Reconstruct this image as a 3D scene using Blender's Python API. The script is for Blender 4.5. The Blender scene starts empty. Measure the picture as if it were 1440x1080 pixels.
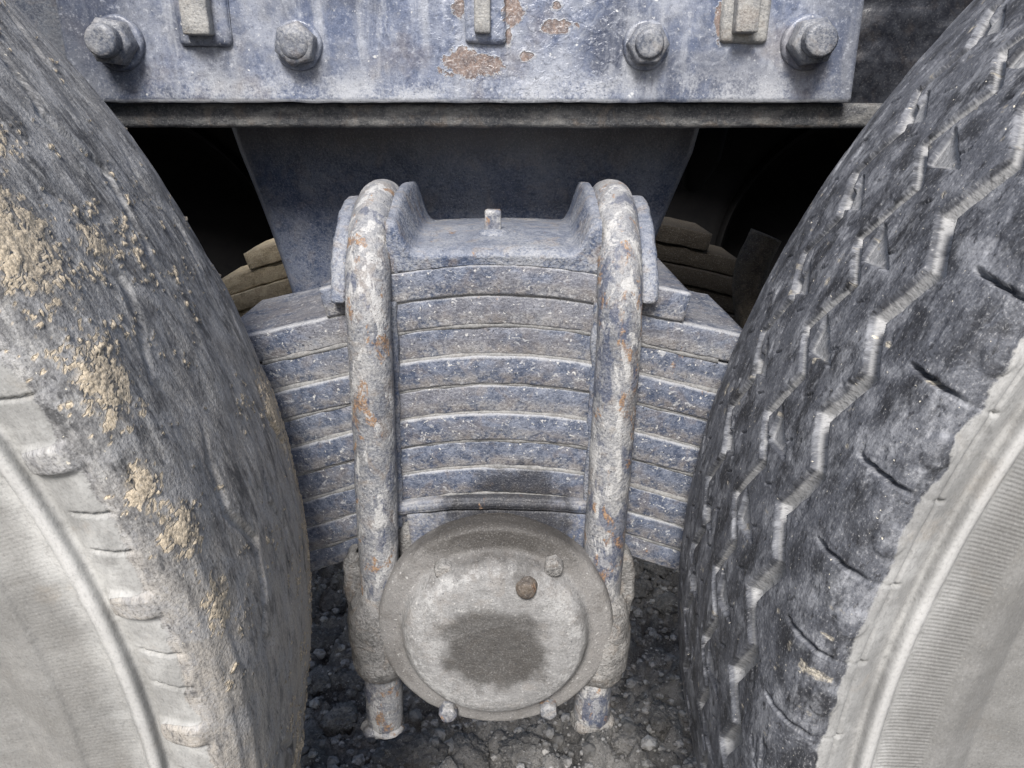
import bpy, bmesh, math, random
import numpy as np
from mathutils import Vector

# ------------------------------------------------------------------ camera, sky, sun, exposure
scene = bpy.context.scene
CZ = 0.82                                   # height of the lens above the ground
PITCH = 20.0
cd = bpy.data.cameras.new('camera'); cam = bpy.data.objects.new('camera', cd)
scene.collection.objects.link(cam); scene.camera = cam
cam.location = (0, 0, CZ); cam.rotation_euler = (math.radians(90 - PITCH), 0, 0)
cd.sensor_width = 36; cd.lens = 27.2; cd.clip_start = 0.01; cd.clip_end = 500
SUN_EL, SUN_AZ = 46.0, 188.0                # the light comes from behind the camera, a little from the left
w = bpy.data.worlds.new('World'); scene.world = w; w.use_nodes = True
wt = w.node_tree; sky = wt.nodes.new('ShaderNodeTexSky'); sky.sky_type = 'NISHITA'; sky.sun_disc = False
sky.sun_elevation = math.radians(SUN_EL); sky.sun_rotation = math.radians(SUN_AZ)
sky.air_density = 1.0; sky.dust_density = 2.6; sky.ozone_density = 1.0
bg = wt.nodes['Background']; wt.links.new(sky.outputs[0], bg.inputs[0]); bg.inputs[1].default_value = 0.10
sd = bpy.data.lights.new('sun', 'SUN'); sd.energy = 3.2; sd.angle = math.radians(17); sd.color = (1, .98, .955)
so = bpy.data.objects.new('sun', sd); scene.collection.objects.link(so)
az, el = math.radians(SUN_AZ), math.radians(SUN_EL)
sdir = Vector((math.sin(az) * math.cos(el), math.cos(az) * math.cos(el), math.sin(el)))
so.rotation_euler = sdir.to_track_quat('Z', 'Y').to_euler(); so.location = (-1, -3, 4)
vs = scene.view_settings; vs.view_transform = 'Standard'; vs.look = 'None'; vs.gamma = 1; vs.use_curve_mapping = False
vs.exposure = 0.80
cy = scene.cycles; cy.max_bounces = 5; cy.diffuse_bounces = 3; cy.glossy_bounces = 2; cy.caustics_reflective = False; cy.caustics_refractive = False
scene.render.resolution_x = 1024; scene.render.resolution_y = 768

# ------------------------------------------------------------------ helpers
random.seed(7); rng = np.random.default_rng(7)
COL = scene.collection
F_ = 1088.0; C_, S_ = math.cos(math.radians(PITCH)), math.sin(math.radians(PITCH))
def P(px, py, Y):
    """measured position in the photograph -> point at the real depth Y (metres in front of the lens), height relative to the lens"""
    v = (540 - py) / F_; x = (px - 720) / F_
    t = Y / (C_ + v * S_)
    return np.array([x * t, Y, (-S_ + v * C_) * t])

def _h(i, j, k):
    n = (i * 374761393 + j * 668265263 + k * 2147483647 + 1013904223) & 0xffffffff
    n = ((n ^ (n >> 13)) * 1274126177) & 0xffffffff
    return ((n ^ (n >> 16)) & 0xffff) / 65535.0
def vnoise(x, y, z):
    x, y, z = np.broadcast_arrays(np.asarray(x, float), np.asarray(y, float), np.asarray(z, float))
    xi, yi, zi = (np.floor(a).astype(np.int64) for a in (x, y, z))
    fx, fy, fz = x - xi, y - yi, z - zi
    fx, fy, fz = (a * a * (3 - 2 * a) for a in (fx, fy, fz))
    r = 0
    for a in (0, 1):
        for b in (0, 1):
            for c in (0, 1):
                r = r + _h(xi + a, yi + b, zi + c) * (fx if a else 1 - fx) * (fy if b else 1 - fy) * (fz if c else 1 - fz)
    return r
def fbm(x, y, z=0.0, oct=4, g=.5):
    s, a, t = 0, 1, 0
    for o in range(oct):
        s = s + a * vnoise(np.asarray(x) * 2**o + 17.3 * o, np.asarray(y) * 2**o + 5.1 * o, np.asarray(z) * 2**o + 9.7 * o); t += a; a *= g
    return s / t
def sstep(x, a, b):
    t = np.clip((np.asarray(x) - a) / (b - a), 0, 1); return t * t * (3 - 2 * t)

def tag(o, label=None, cat=None, group=None, kind=None):
    if label: o['label'] = label
    if cat: o['category'] = cat
    if group: o['group'] = group
    if kind: o['kind'] = kind
    return o
def empty(name, loc, parent=None):
    o = bpy.data.objects.new(name, None); COL.objects.link(o); o.location = loc; o.empty_display_size = .05
    return o
def link(name, me, mat, parent=None, smooth=True):
    o = bpy.data.objects.new(name, me); COL.objects.link(o)
    if mat and not me.materials: me.materials.append(mat)
    if smooth and len(me.polygons): me.polygons.foreach_set('use_smooth', np.ones(len(me.polygons), bool))
    if parent:
        o.parent = parent
        p = parent; off = Vector((0, 0, 0))
        while p: off += p.location; p = p.parent
        o.location = -off if not parent.parent and parent.type == 'EMPTY' else Vector((0, 0, 0))
    return o
def mesh(name, V, Fc):
    V = np.asarray(V, float).copy(); V[:, 2] += CZ
    me = bpy.data.meshes.new(name); me.from_pydata(V.tolist(), [], [list(map(int, f)) for f in Fc]); me.update(); return me
def gridmesh(name, V, closed_u=False):
    """V: (nu, nv, 3) array -> quad mesh, made with numpy"""
    nu, nv = V.shape[:2]
    i = np.arange(nu if closed_u else nu - 1)[:, None]; j = np.arange(nv - 1)[None, :]
    i2 = (i + 1) % nu
    q = np.stack([i * nv + j, i2 * nv + j, i2 * nv + j + 1, i * nv + j + 1], -1).reshape(-1, 4)
    me = bpy.data.meshes.new(name); n = nu * nv
    W = V.reshape(-1, 3).copy(); W[:, 2] += CZ
    me.vertices.add(n); me.vertices.foreach_set('co', W.ravel())
    me.loops.add(q.size); me.loops.foreach_set('vertex_index', q.ravel().astype(np.int32))
    me.polygons.add(len(q)); me.polygons.foreach_set('loop_start', np.arange(0, q.size, 4, dtype=np.int32))
    me.update(calc_edges=True); return me
def fattr(me, name, arr):
    a = me.attributes.new(name, 'FLOAT', 'POINT'); a.data.foreach_set('value', np.asarray(arr, np.float32).ravel())
def roughen(me, amp, scale, seed=0, oct=4, chunk=0, cscale=30):
    n = len(me.vertices); co = np.empty(n * 3); me.vertices.foreach_get('co', co); co = co.reshape(-1, 3)
    no = np.empty(n * 3); me.vertices.foreach_get('normal', no); no = no.reshape(-1, 3)
    f = fbm(co[:, 0] * scale + seed, co[:, 1] * scale, co[:, 2] * scale, oct) - .5
    d = f * 2 * amp
    if chunk: d = d - chunk * sstep(fbm(co[:, 0] * cscale + seed, co[:, 1] * cscale, co[:, 2] * cscale, 3), .56, .66)
    co = co + no * d[:, None]
    me.vertices.foreach_set('co', co.ravel()); me.update()
def bm_mesh(name, bm):
    me = bpy.data.meshes.new(name)
    for v in bm.verts: v.co.z += CZ
    bmesh.ops.recalc_face_normals(bm, faces=bm.faces)
    bm.to_mesh(me); bm.free(); return me
def prism(pts, axis, a, b):
    """polygon pts (2D) extruded along axis 0 (pts=y,z) or 1 (pts=x,z) from a to b"""
    bm = bmesh.new(); r = []
    for q in (a, b):
        r.append([bm.verts.new((q, u, v) if axis == 0 else (u, q, v)) for u, v in pts])
    bm.faces.new(r[0]); bm.faces.new(r[1][::-1]); n = len(pts)
    for i in range(n): bm.faces.new((r[0][i], r[0][(i + 1) % n], r[1][(i + 1) % n], r[1][i]))
    bmesh.ops.recalc_face_normals(bm, faces=bm.faces); return bm
def bevel(bm, w, seg=3, ang=25):
    ed = [e for e in bm.edges if len(e.link_faces) == 2 and e.calc_face_angle(0) > math.radians(ang)]
    bmesh.ops.bevel(bm, geom=ed, offset=w, segments=seg, profile=.5, affect='EDGES', clamp_overlap=True)
def box(x0, x1, y0, y1, z0, z1):
    return prism([(x0, z0), (x1, z0), (x1, z1), (x0, z1)], 1, y0, y1)
def dice(bm, size):
    """cut long edges so that the surface can be roughened"""
    bmesh.ops.triangulate(bm, faces=[f for f in bm.faces if len(f.verts) > 4])
    for _ in range(7):
        ed = [e for e in bm.edges if e.calc_length() > size]
        if not ed: break
        bmesh.ops.subdivide_edges(bm, edges=ed, cuts=1, use_grid_fill=True)
        bmesh.ops.triangulate(bm, faces=[f for f in bm.faces if len(f.verts) > 4])
def lathe(prof, cx, cz, n=64, axis=1, cy=0):
    """prof: (radius, along) pairs; axis 1 = along y, axis 2 = along z"""
    prof = np.asarray(prof, float); th = np.linspace(0, 2 * np.pi, n, endpoint=False)
    V = np.zeros((n, len(prof), 3)); c, s = np.cos(th)[:, None], np.sin(th)[:, None]
    if axis == 1: V[..., 0] = cx + c * prof[:, 0]; V[..., 2] = cz + s * prof[:, 0]; V[..., 1] = prof[:, 1]
    else: V[..., 0] = cx + c * prof[:, 0]; V[..., 1] = cy + s * prof[:, 0]; V[..., 2] = prof[:, 1]
    if axis == 1: V = V[::-1]
    return V
def dense(prof, step):
    prof = np.asarray(prof, float); seg = np.hypot(*np.diff(prof, axis=0).T); L = np.r_[0, np.cumsum(seg)]
    t = np.linspace(0, L[-1], max(2, int(L[-1] / step) + 1))
    return np.stack([np.interp(t, L, prof[:, k]) for k in range(2)], 1)
def tube(path, rad, n=24):
    path = np.asarray(path, float); T = np.gradient(path, axis=0); T /= np.linalg.norm(T, axis=1)[:, None]
    ref = np.array([1., 0, 0]); A = ref - T * (T @ ref)[:, None]; A /= np.linalg.norm(A, axis=1)[:, None]; B = np.cross(T, A)
    th = np.linspace(0, 2 * np.pi, n + 1)
    rad = np.broadcast_to(np.asarray(rad, float), (len(path),))
    V = path[:, None, :] + rad[:, None, None] * (np.cos(th)[None, :, None] * A[:, None, :] + np.sin(th)[None, :, None] * B[:, None, :])
    cap0 = np.repeat(path[:1, None, :], n + 1, 1); cap1 = np.repeat(path[-1:, None, :], n + 1, 1)
    return np.concatenate([cap0, V, cap1], 0)
def weld(me, d=1e-5):
    bm = bmesh.new(); bm.from_mesh(me); bmesh.ops.remove_doubles(bm, verts=bm.verts, dist=d)
    bmesh.ops.recalc_face_normals(bm, faces=bm.faces); bm.to_mesh(me); bm.free(); me.update(); return me

# ------------------------------------------------------------------ materials
class Mat:
    def __init__(s, name):
        s.m = bpy.data.materials.new(name); s.m.use_nodes = True; s.t = s.m.node_tree
        s.b = s.t.nodes['Principled BSDF']; s.geo = s.t.nodes.new('ShaderNodeNewGeometry')
        s.P = s.geo.outputs['Position']; s.sep = s.t.nodes.new('ShaderNodeSeparateXYZ'); s.L(s.P, s.sep.inputs[0])
        s.x, s.y, s.z = s.sep.outputs
    def L(s, a, b):
        if isinstance(a, bpy.types.NodeSocket): s.t.links.new(a, b)
        else:
            if b.type == 'RGBA' and len(a) == 3: a = (*a, 1)
            b.default_value = a
    def scale(s, v, sc):
        n = s.t.nodes.new('ShaderNodeVectorMath'); n.operation = 'MULTIPLY'; s.L(v, n.inputs[0]); n.inputs[1].default_value = sc; return n.outputs[0]
    def warp(s, v, amt, sc):
        n = s.t.nodes.new('ShaderNodeTexNoise'); n.inputs['Scale'].default_value = sc; n.inputs['Detail'].default_value = 4; s.L(v, n.inputs['Vector'])
        q = s.t.nodes.new('ShaderNodeVectorMath'); q.operation = 'MULTIPLY_ADD'; s.L(n.outputs['Color'], q.inputs[0]); q.inputs[1].default_value = (amt,) * 3; s.L(v, q.inputs[2]); return q.outputs[0]
    def noise(s, v, sc, det=5, ro=.55, dist=0):
        n = s.t.nodes.new('ShaderNodeTexNoise'); s.L(v, n.inputs['Vector']); n.inputs['Scale'].default_value = sc
        n.inputs['Detail'].default_value = det; n.inputs['Roughness'].default_value = ro; n.inputs['Distortion'].default_value = dist; return n.outputs['Fac']
    def vor(s, v, sc, feat='F1', out='Distance'):
        n = s.t.nodes.new('ShaderNodeTexVoronoi'); n.feature = feat; s.L(v, n.inputs['Vector']); n.inputs['Scale'].default_value = sc; return n.outputs[out]
    def sm(s, x, a, b):
        n = s.t.nodes.new('ShaderNodeMapRange'); n.interpolation_type = 'SMOOTHSTEP'; s.L(x, n.inputs[0]); n.inputs[1].default_value = a; n.inputs[2].default_value = b
        if a > b: n.inputs[1].default_value, n.inputs[2].default_value, n.inputs[3].default_value, n.inputs[4].default_value = b, a, 1, 0
        return n.outputs[0]
    def math(s, op, a, b=0.0):
        n = s.t.nodes.new('ShaderNodeMath'); n.operation = op; s.L(a, n.inputs[0]); s.L(b, n.inputs[1]); return n.outputs[0]
    def mul(s, a, b): return s.math('MULTIPLY', a, b)
    def add(s, a, b): return s.math('ADD', a, b)
    def sub(s, a, b): return s.math('SUBTRACT', a, b)
    def mx(s, a, b): return s.math('MAXIMUM', a, b)
    def mix(s, f, a, b):
        n = s.t.nodes.new('ShaderNodeMix'); n.data_type = 'RGBA'; s.L(f, n.inputs[0]); s.L(a, n.inputs[6]); s.L(b, n.inputs[7]); return n.outputs[2]
    def attr(s, name):
        n = s.t.nodes.new('ShaderNodeAttribute'); n.attribute_name = name; return n.outputs['Fac']
    def comb(s, x, y, z):
        n = s.t.nodes.new('ShaderNodeCombineXYZ')
        for k, a in enumerate((x, y, z)): s.L(a, n.inputs[k])
        return n.outputs[0]
    def blob(s, c, r, wv=.3, sc=120, squash=(1, 1, 1)):
        """soft irregular stain round the world point c (height relative to the lens): 1 inside, 0 outside"""
        n = s.t.nodes.new('ShaderNodeVectorMath'); n.operation = 'SUBTRACT'; s.L(s.P, n.inputs[0]); n.inputs[1].default_value = (c[0], c[1], c[2] + CZ)
        q = s.scale(n.outputs[0], squash)
        l = s.t.nodes.new('ShaderNodeVectorMath'); l.operation = 'LENGTH'; s.L(q, l.inputs[0])
        return s.sub(l.outputs['Value'], s.mul(s.sub(s.noise(s.P, sc, 4), .5), wv * r * 2)), r
    def bump(s, h, strength, dist, nrm=None):
        n = s.t.nodes.new('ShaderNodeBump'); n.inputs['Strength'].default_value = strength; n.inputs['Distance'].default_value = dist; s.L(h, n.inputs['Height'])
        if nrm is not None: s.L(nrm, n.inputs['Normal'])
        return n.outputs[0]
    def done(s, col, rough, nrm=None, spec=.35):
        s.L(col, s.b.inputs['Base Color']); s.L(rough, s.b.inputs['Roughness']); s.b.inputs['Specular IOR Level'].default_value = spec
        if nrm is not None: s.L(nrm, s.b.inputs['Normal'])
        return s.m

def metal(name, A, B, dust, dustamt=.5, rust=0., chips=.5, pits=.5, rough=.65, relief=1., topdust=.5, brown=.3, hook=None, off=0.):
    """old blue-grey paint on steel under dust: washes, brown dirt, rust patches, pale chips and dark pits"""
    m = Mat(name); p = m.scale(m.P, (1, 1, 1))
    if off: p = m.comb(m.add(m.x, off), m.y, m.z)
    n1 = m.noise(p, 32, 5, .62); n2 = m.noise(p, 130, 4, .68); n3 = m.noise(p, 520, 3, .6); n4 = m.noise(p, 70, 4, .6, .8)
    col = m.mix(m.sm(n2, .36, .64), A, B)
    br = m.mul(m.sm(n4, .5, .68), brown); col = m.mix(br, col, (.21, .165, .125))
    d = m.mul(m.sm(m.add(m.mul(n1, .55), m.mul(n3, .45)), .40, .62), dustamt)
    nz = m.t.nodes.new('ShaderNodeSeparateXYZ'); m.L(m.geo.outputs['Normal'], nz.inputs[0])
    td = m.mul(m.mul(m.sm(nz.outputs[2], .25, .85), topdust), m.add(m.mul(n2, .9), .35))
    d = m.mx(d, td)
    if hook: col, d = hook(m, col, d, n1, n2, n3)
    col = m.mix(d, col, dust)
    rm = None
    if rust:
        rn = m.noise(m.scale(p, (1, 1, .6)), 75, 5, .66, .4); rm = m.sm(rn, .70 - .15 * rust, .76 - .14 * rust)
        rc = m.mix(m.sm(n3, .4, .62), (.15, .088, .056), (.30, .195, .12)); col = m.mix(m.mul(rm, m.sm(n3, .30, .55)), col, rc)
    ch = m.mul(m.sm(m.noise(p, 330, 3, .62), .63, .68), chips)
    if hasattr(m, 'oil'): ch = m.mul(ch, m.sub(1, m.oil)); col = m.mix(ch, col, (.50, .49, .47))
    pt = m.mul(m.sm(m.noise(p, 610, 3, .6), .37, .31), pits); col = m.mix(pt, col, (.03, .032, .04))
    h = m.add(m.mul(n2, 1.0), m.mul(n3, .65)); h = m.add(h, m.mul(ch, .3))
    g = m.noise(p, 950, 2, .7); col = m.mix(m.mul(m.sm(g, .5, .30), .34 * min(1, relief)), col, m.mix(.72, col, (.02, .022, .028))); col = m.mix(m.mul(m.sm(g, .54, .72), .30 * min(1, relief)), col, m.mix(.55, col, (.62, .61, .60)))
    nr = m.bump(h, min(1, .55 * relief), .0013 * max(1, relief))
    ro = m.add(m.mul(d, .3), rough)
    return m.done(col, m.math('MINIMUM', ro, .95), nr)

BLUE, SLATE, NAVY = (.085, .105, .160), (.165, .172, .195), (.05, .062, .095)
DUST, PALE, WARM = (.35, .345, .34), (.46, .45, .435), (.33, .305, .27)

def leafhook(m, col, d, n1, n2, n3):
    # dust packed into the joints between the leaves (attribute: 1 at the upper and lower edge of a leaf), dirt on the lower half
    j = m.attr('joint'); lo = m.attr('low'); rnd = m.t.nodes.new('ShaderNodeObjectInfo').outputs['Random']
    d = m.mul(d, m.add(.65, m.mul(rnd, .7))); pat = m.sm(m.add(m.noise(m.scale(m.P, (.5, 1, 1)), 24, 4, .6), m.mul(m.sub(rnd, .5), .12)),   .55, .62)
    col = m.mix(m.mul(pat, .40), col, (.15, .135, .128)); d = m.mx(d, m.mul(pat, .10))                                   # worn brown-grey stretches, different on every leaf
    d = m.mul(d, m.add(.30, m.mul(lo, .70))); col = m.mix(m.mul(m.mul(lo, m.sm(n2, .38, .6)), .75), col, (.165, .145, .13))
    sc = m.sm(m.noise(m.scale(m.P, (.6, 1, 1)), 210, 4, .72, .6), .60, .66); d = m.mx(d, m.mul(sc, .8))
    jd = m.mul(m.sm(m.add(j, m.mul(m.sub(n2, .5), .5)), .45, .85), .8)
    b, r = m.blob((.005, .475, -.262), .042, .5, 90, (1, .3, 1.25))
    oil = m.sm(b, r, r * .55); m.oil = oil; col = m.mix(m.mul(oil, .8), col, (.03, .03, .033)); d = m.mul(d, m.sub(1, m.mul(oil, .85)))
    return col, m.mul(m.mx(d, jd), m.sub(1, m.mul(oil, .7)))
M_leaf = metal('leaf_steel', (.046, .060, .096), (.118, .136, .182), (.38, .382, .388), .42, .20, .9, .8, .42, 1.1, .10, .30, leafhook)
M_clamp = metal('clamp_cast', (.055, .075, .125), (.14, .158, .205), (.36, .362, .365), .62, .30, .9, .7, .42, 1.2, .38, .55, None, 3.1)
def bolthook(m, col, d, n1, n2, n3):
    cr = m.sm(m.noise(m.scale(m.P, (1, 1, .5)), 85, 5, .68, .5), .52, .58)                # pale flaking crust
    bare = m.mul(m.sm(m.noise(m.scale(m.P, (1, 1, .55)), 60, 4, .6), .54, .60), .8); col = m.mix(bare, col, (.045, .058, .10))
    return col, m.mul(m.mx(d, m.mul(cr, .9)), m.sub(1, m.mul(bare, .6)))
M_bolt = metal('u_bolt_steel', (.11, .118, .14), (.20, .20, .205), (.42, .415, .405), .50, .85, .8, .8, .5, 1.1, .4, .5, bolthook, 6.3)

M_seam = metal('dust_seam', (.14, .14, .14), (.23, .228, .222), (.32, .315, .305), .5, .0, .3, .5, .9, .8, .2, .2, None, 2.9)
def seathook(m, col, d, n1, n2, n3):
    b, r = m.blob((-.006, .475, -.275), .062, .5, 90, (1, .3, 1))
    oil = m.sm(b, r, r * .5); m.oil = oil; col = m.mix(m.mul(oil, .9), col, (.022, .022, .025)); return col, m.mul(d, m.sub(1, m.mul(oil, .9)))
M_seat = metal('seat_steel', BLUE, SLATE, DUST, .5, .35, .5, .6, .55, 1.0, .5, .3, seathook, 8.8)
HC = (-.0115, .43, -.347)
def hubhook(m, col, d, n1, n2, n3):
    c = P(700, 925, .431); b, r = m.blob(c, .037, .34, 60, (.86, .5, 1.12)); oil = m.sm(b, r, r * .66)
    ct = P(690, 890, .431); bt, rt = m.blob(ct, .035, .25, 60, (.75, .5, 1.7)); oil = m.mx(oil, m.mul(m.sm(bt, rt, rt * .5), .9))
    b2, r2 = m.blob(P(738, 800, .44), .014, .4, 120, (1.1, .5, .6)); oil2 = m.mul(m.sm(b2, r2, r2 * .3), .75)
    b3, r3 = m.blob((-.008, .455, -.262), .064, .35, 70, (.50, .45, 1.4)); oil3 = m.mul(m.sm(b3, r3, r3 * .3), .95)
    n_ = m.t.nodes.new('ShaderNodeVectorMath'); n_.operation = 'DISTANCE'; m.L(m.comb(m.x, 0.0, m.z), n_.inputs[0]); n_.inputs[1].default_value = (HC[0], 0, HC[2] + CZ)
    rad = n_.outputs['Value']; ringd = m.mul(m.sm(m.add(rad, m.mul(m.sub(n2, .5), .012)), .0625, .0690), .80)            # greasy brown dirt on the flange round the dome
    col = m.mix(ringd, col, (.095, .084, .074)); d = m.mul(d, m.sub(1, m.mul(ringd, .62)))
    crust = m.mul(m.sm(m.math('ABSOLUTE', m.sub(rad, .056)), .007, .001), m.sm(m.noise(m.P, 95, 5, .7), .50, .60)); d = m.mx(d, m.mul(crust, .85)); col = m.mix(m.mul(crust, .4), col, (.5, .5, .5))
    o = m.mx(m.mx(m.mul(oil, .88), oil2), oil3); m.oil = o; lum = m.sm(m.noise(m.P, 42, 5, .65), .52, .68); col = m.mix(m.mul(lum, .5), col, (.10, .092, .085))
    d = m.mul(m.mul(m.mx(d, .35), m.sub(1, o)), m.sub(1, m.mul(lum, .5))); col = m.mix(o, col, (.045, .041, .037)); return col, d
M_hub = metal('hub_cast', (.12, .118, .116), (.215, .212, .21), (.37, .367, .36), .72, .0, .6, .6, .6, .9, .25, .3, hubhook, 1.7)
M_plug = metal('rusty_plug', (.05, .042, .036), (.10, .08, .062), (.20, .175, .15), .35, .4, .2, .5, .6, 1.0, .2, .4, None, 14.)
M_cast = metal('saddle_cast', (.105, .102, .098), (.195, .188, .18), (.33, .322, .308), .6, .3, .5, .7, .7, 1.5, .4, .5, None, 4.4)

def platehook(m, col, d, n1, n2, n3):
    st = m.noise(m.scale(m.P, (60, 60, 9)), 1, 6, .6)                      # vertical wash streaks
    d = m.mx(d, m.mul(m.sm(st, .47, .68), .55))
    cl = m.noise(m.P, 11, 5, .6)
    col = m.mix(m.mul(m.sm(m.add(cl, m.mul(m.sub(n2, .5), .35)), .47, .60), .85), col, (.05, .058, .085))     # darker, less washed areas
    lowz = m.sm(m.z, CZ + .035, CZ + .001)                                 # pale mineral crust left along the lower edge
    d = m.mx(d, m.mul(m.mul(lowz, m.sm(m.add(n1, m.mul(n3, .4)), .55, .8)), .85)); d = m.mx(d, m.mul(m.sm(m.z, CZ + .0028, CZ + .0012), m.sm(n1, .3, .45)))
    wr = m.noise(m.warp(m.P, .03, 30), 22, 3, .5)
    vein = m.sm(m.math('ABSOLUTE', m.sub(wr, .5)), .03, .0); col = m.mix(m.mul(vein, .22), col, (.42, .44, .48))
    sp = m.sm(m.noise(m.P, 170, 2, .4), .74, .77); col = m.mix(sp, col, (.62, .62, .6))
    return col, d
def plate_material():
    m = Mat('frame_paint'); p = m.P
    n1 = m.noise(p, 26, 6, .62); n2 = m.noise(p, 120, 4, .65); n3 = m.noise(p, 560, 3, .6)
    col = m.mix(m.sm(n2, .35, .65), (.064, .084, .142), (.132, .156, .225))
    col, d = platehook(m, col, m.mul(m.sm(n1, .42, .66), .45), n1, n2, n3)
    col = m.mix(d, col, (.40, .41, .43))
    br = m.noise(p, 17, 5, .6); col = m.mix(m.mul(m.sm(br, .56, .70), .35), col, (.16, .125, .095))
    # flaked patches where bare rusty steel shows
    pm = None; edge = None
    for px, py, r, sq in ((650, 88, .0135, (.8, 1, 1.15)), (682, 92, .010, (.7, 1, 1.3)), (786, 38, .0075, (.62, 1, 1.4)), (714, 52, .005, (1.5, 1, .8)), (742, 78, .0045, (.8, 1, 1.2)),
                          (783, 8, .004, (1, 1, 1)), (645, 5, .008, (1.6, 1, .8)), (722, 12, .0095, (1, 1, .8)), (1012, 30, .009, (2.2, 1, .6))):
        b, rr = m.blob(P(px, py, .55), r * .8, 1.15, 170, sq); k = m.sm(b, rr, rr - .0007); e = m.mul(m.sm(b, rr + .0014, rr), m.sub(1, k))
        pm = k if pm is None else m.mx(pm, k); edge = e if edge is None else m.mx(edge, e)
    rc = m.mix(m.sm(m.noise(p, 190, 5, .65), .4, .6), (.12, .095, .09), (.20, .145, .12)); rc = m.mix(m.sm(n3, .5, .7), rc, (.30, .27, .26))
    col = m.mix(m.mul(edge, .38), col, (.50, .50, .48)); col = m.mix(pm, col, rc)
    # blistered paint round the flakes and crinkled paint at the right end
    bb, rb = m.blob(P(745, 55, .55), .05, .5, 30, (.6, 1, .8)); bl = m.sm(bb, rb, rb * .5)
    blis = m.mul(bl, m.sm(m.noise(m.warp(p, .01, 90), 170, 3, .5), .46, .60))
    ch = m.mul(m.sm(m.noise(p, 300, 4, .62), .655, .69), .8); col = m.mix(ch, col, (.5, .5, .5))
    pt = m.mul(m.sm(m.noise(p, 560, 3, .6), .345, .30), .7); col = m.mix(pt, col, (.03, .034, .045))
    gx = m.sm(m.add(m.x, m.mul(n1, .06)), .20, .27); gl = m.sm(m.add(m.x, m.mul(n1, -.05)), -.25, -.29)
    col = m.mix(m.mul(m.mx(gx, gl), .72), col, (.045, .05, .066))          # paint that was not washed out at both ends
    h = m.add(m.mul(n2, .5), m.mul(n3, .3)); h = m.add(h, m.mul(blis, .38)); h = m.sub(h, m.mul(pm, 1.1)); h = m.add(h, m.mul(edge, .35))
    g = m.noise(p, 900, 2, .7); g2 = m.noise(p, 240, 4, .7)
    col = m.mix(m.mul(m.sm(g2, .47, .30), .55), col, m.mix(.7, col, (.03, .036, .055))); col = m.mix(m.mul(m.sm(g2, .54, .70), .5), col, m.mix(.6, col, (.6, .62, .66)))
    col = m.mix(m.mul(m.sm(g, .5, .3), .35), col, m.mix(.7, col, (.02, .022, .03))); col = m.mix(m.mul(m.sm(g, .55, .72), .3), col, m.mix(.5, col, (.6, .6, .6)))
    return m.done(col, m.add(.30, m.mul(d, .4)), m.bump(h, .5, .0014), .5)
M_plate = plate_material()
def flangehook(m, col, d, n1, n2, n3):
    w_ = m.sm(m.noise(m.scale(m.P, (30, 60, 90)), 1, 5, .6), .5, .66); return col, m.mx(m.mul(d, .6), m.mul(w_, .55))
M_flange = metal('flange_paint', (.030, .032, .037), (.06, .061, .064), (.27, .262, .245), .28, .1, .5, .5, .6, 1.0, .3, .35, flangehook, 2.2)
def brhook(m, col, d, n1, n2, n3):
    up = m.sm(m.z, CZ - .055, CZ - .018); return m.mix(m.mul(up, .55), col, (.085, .07, .055)), m.mx(d, m.mul(m.mul(up, n1), .35))
M_bracket = metal('bracket_paint', (.022, .034, .066), (.042, .056, .095), (.21, .215, .23), .30, .0, .8, .4, .36, .8, .3, .15, brhook, 5.5)
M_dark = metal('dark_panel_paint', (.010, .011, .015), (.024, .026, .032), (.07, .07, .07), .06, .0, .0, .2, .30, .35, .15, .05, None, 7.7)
M_panel = metal('end_panel_paint', (.035, .042, .06), (.06, .07, .09), (.2, .2, .2), .3, .0, .4, .3, .5, .6, .3, .15, None, 15.5)
M_nut = metal('nut_paint', (.07, .08, .105), (.14, .148, .17), (.36, .355, .345), .45, .1, .6, .5, .36, .7, .3, .3, None, 9.1)
M_bar = metal('bar_steel', (.18, .18, .18), (.26, .255, .245), (.42, .405, .37), .5, .15, .5, .4, .45, .9, .3, .4, None, 9.9)
def mudshadehook(m, col, d, n1, n2, n3):
    shade = m.sm(m.x, -.1, .05); return m.mix(m.mul(shade, .95), col, (.022, .017, .012)), m.mul(d, m.sub(1, m.mul(shade, .98)))     # shade painted into the colour: tan mud fades to near black on the right
M_mudspring = metal('mud_caked_steel', (.26, .21, .135), (.40, .33, .22), (.52, .44, .31), .6, .0, .2, .4, .9, 1.2, .3, .3, mudshadehook, 11.)
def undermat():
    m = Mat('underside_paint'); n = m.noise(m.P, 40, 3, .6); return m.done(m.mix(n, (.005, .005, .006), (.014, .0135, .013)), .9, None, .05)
M_under = undermat()

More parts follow.
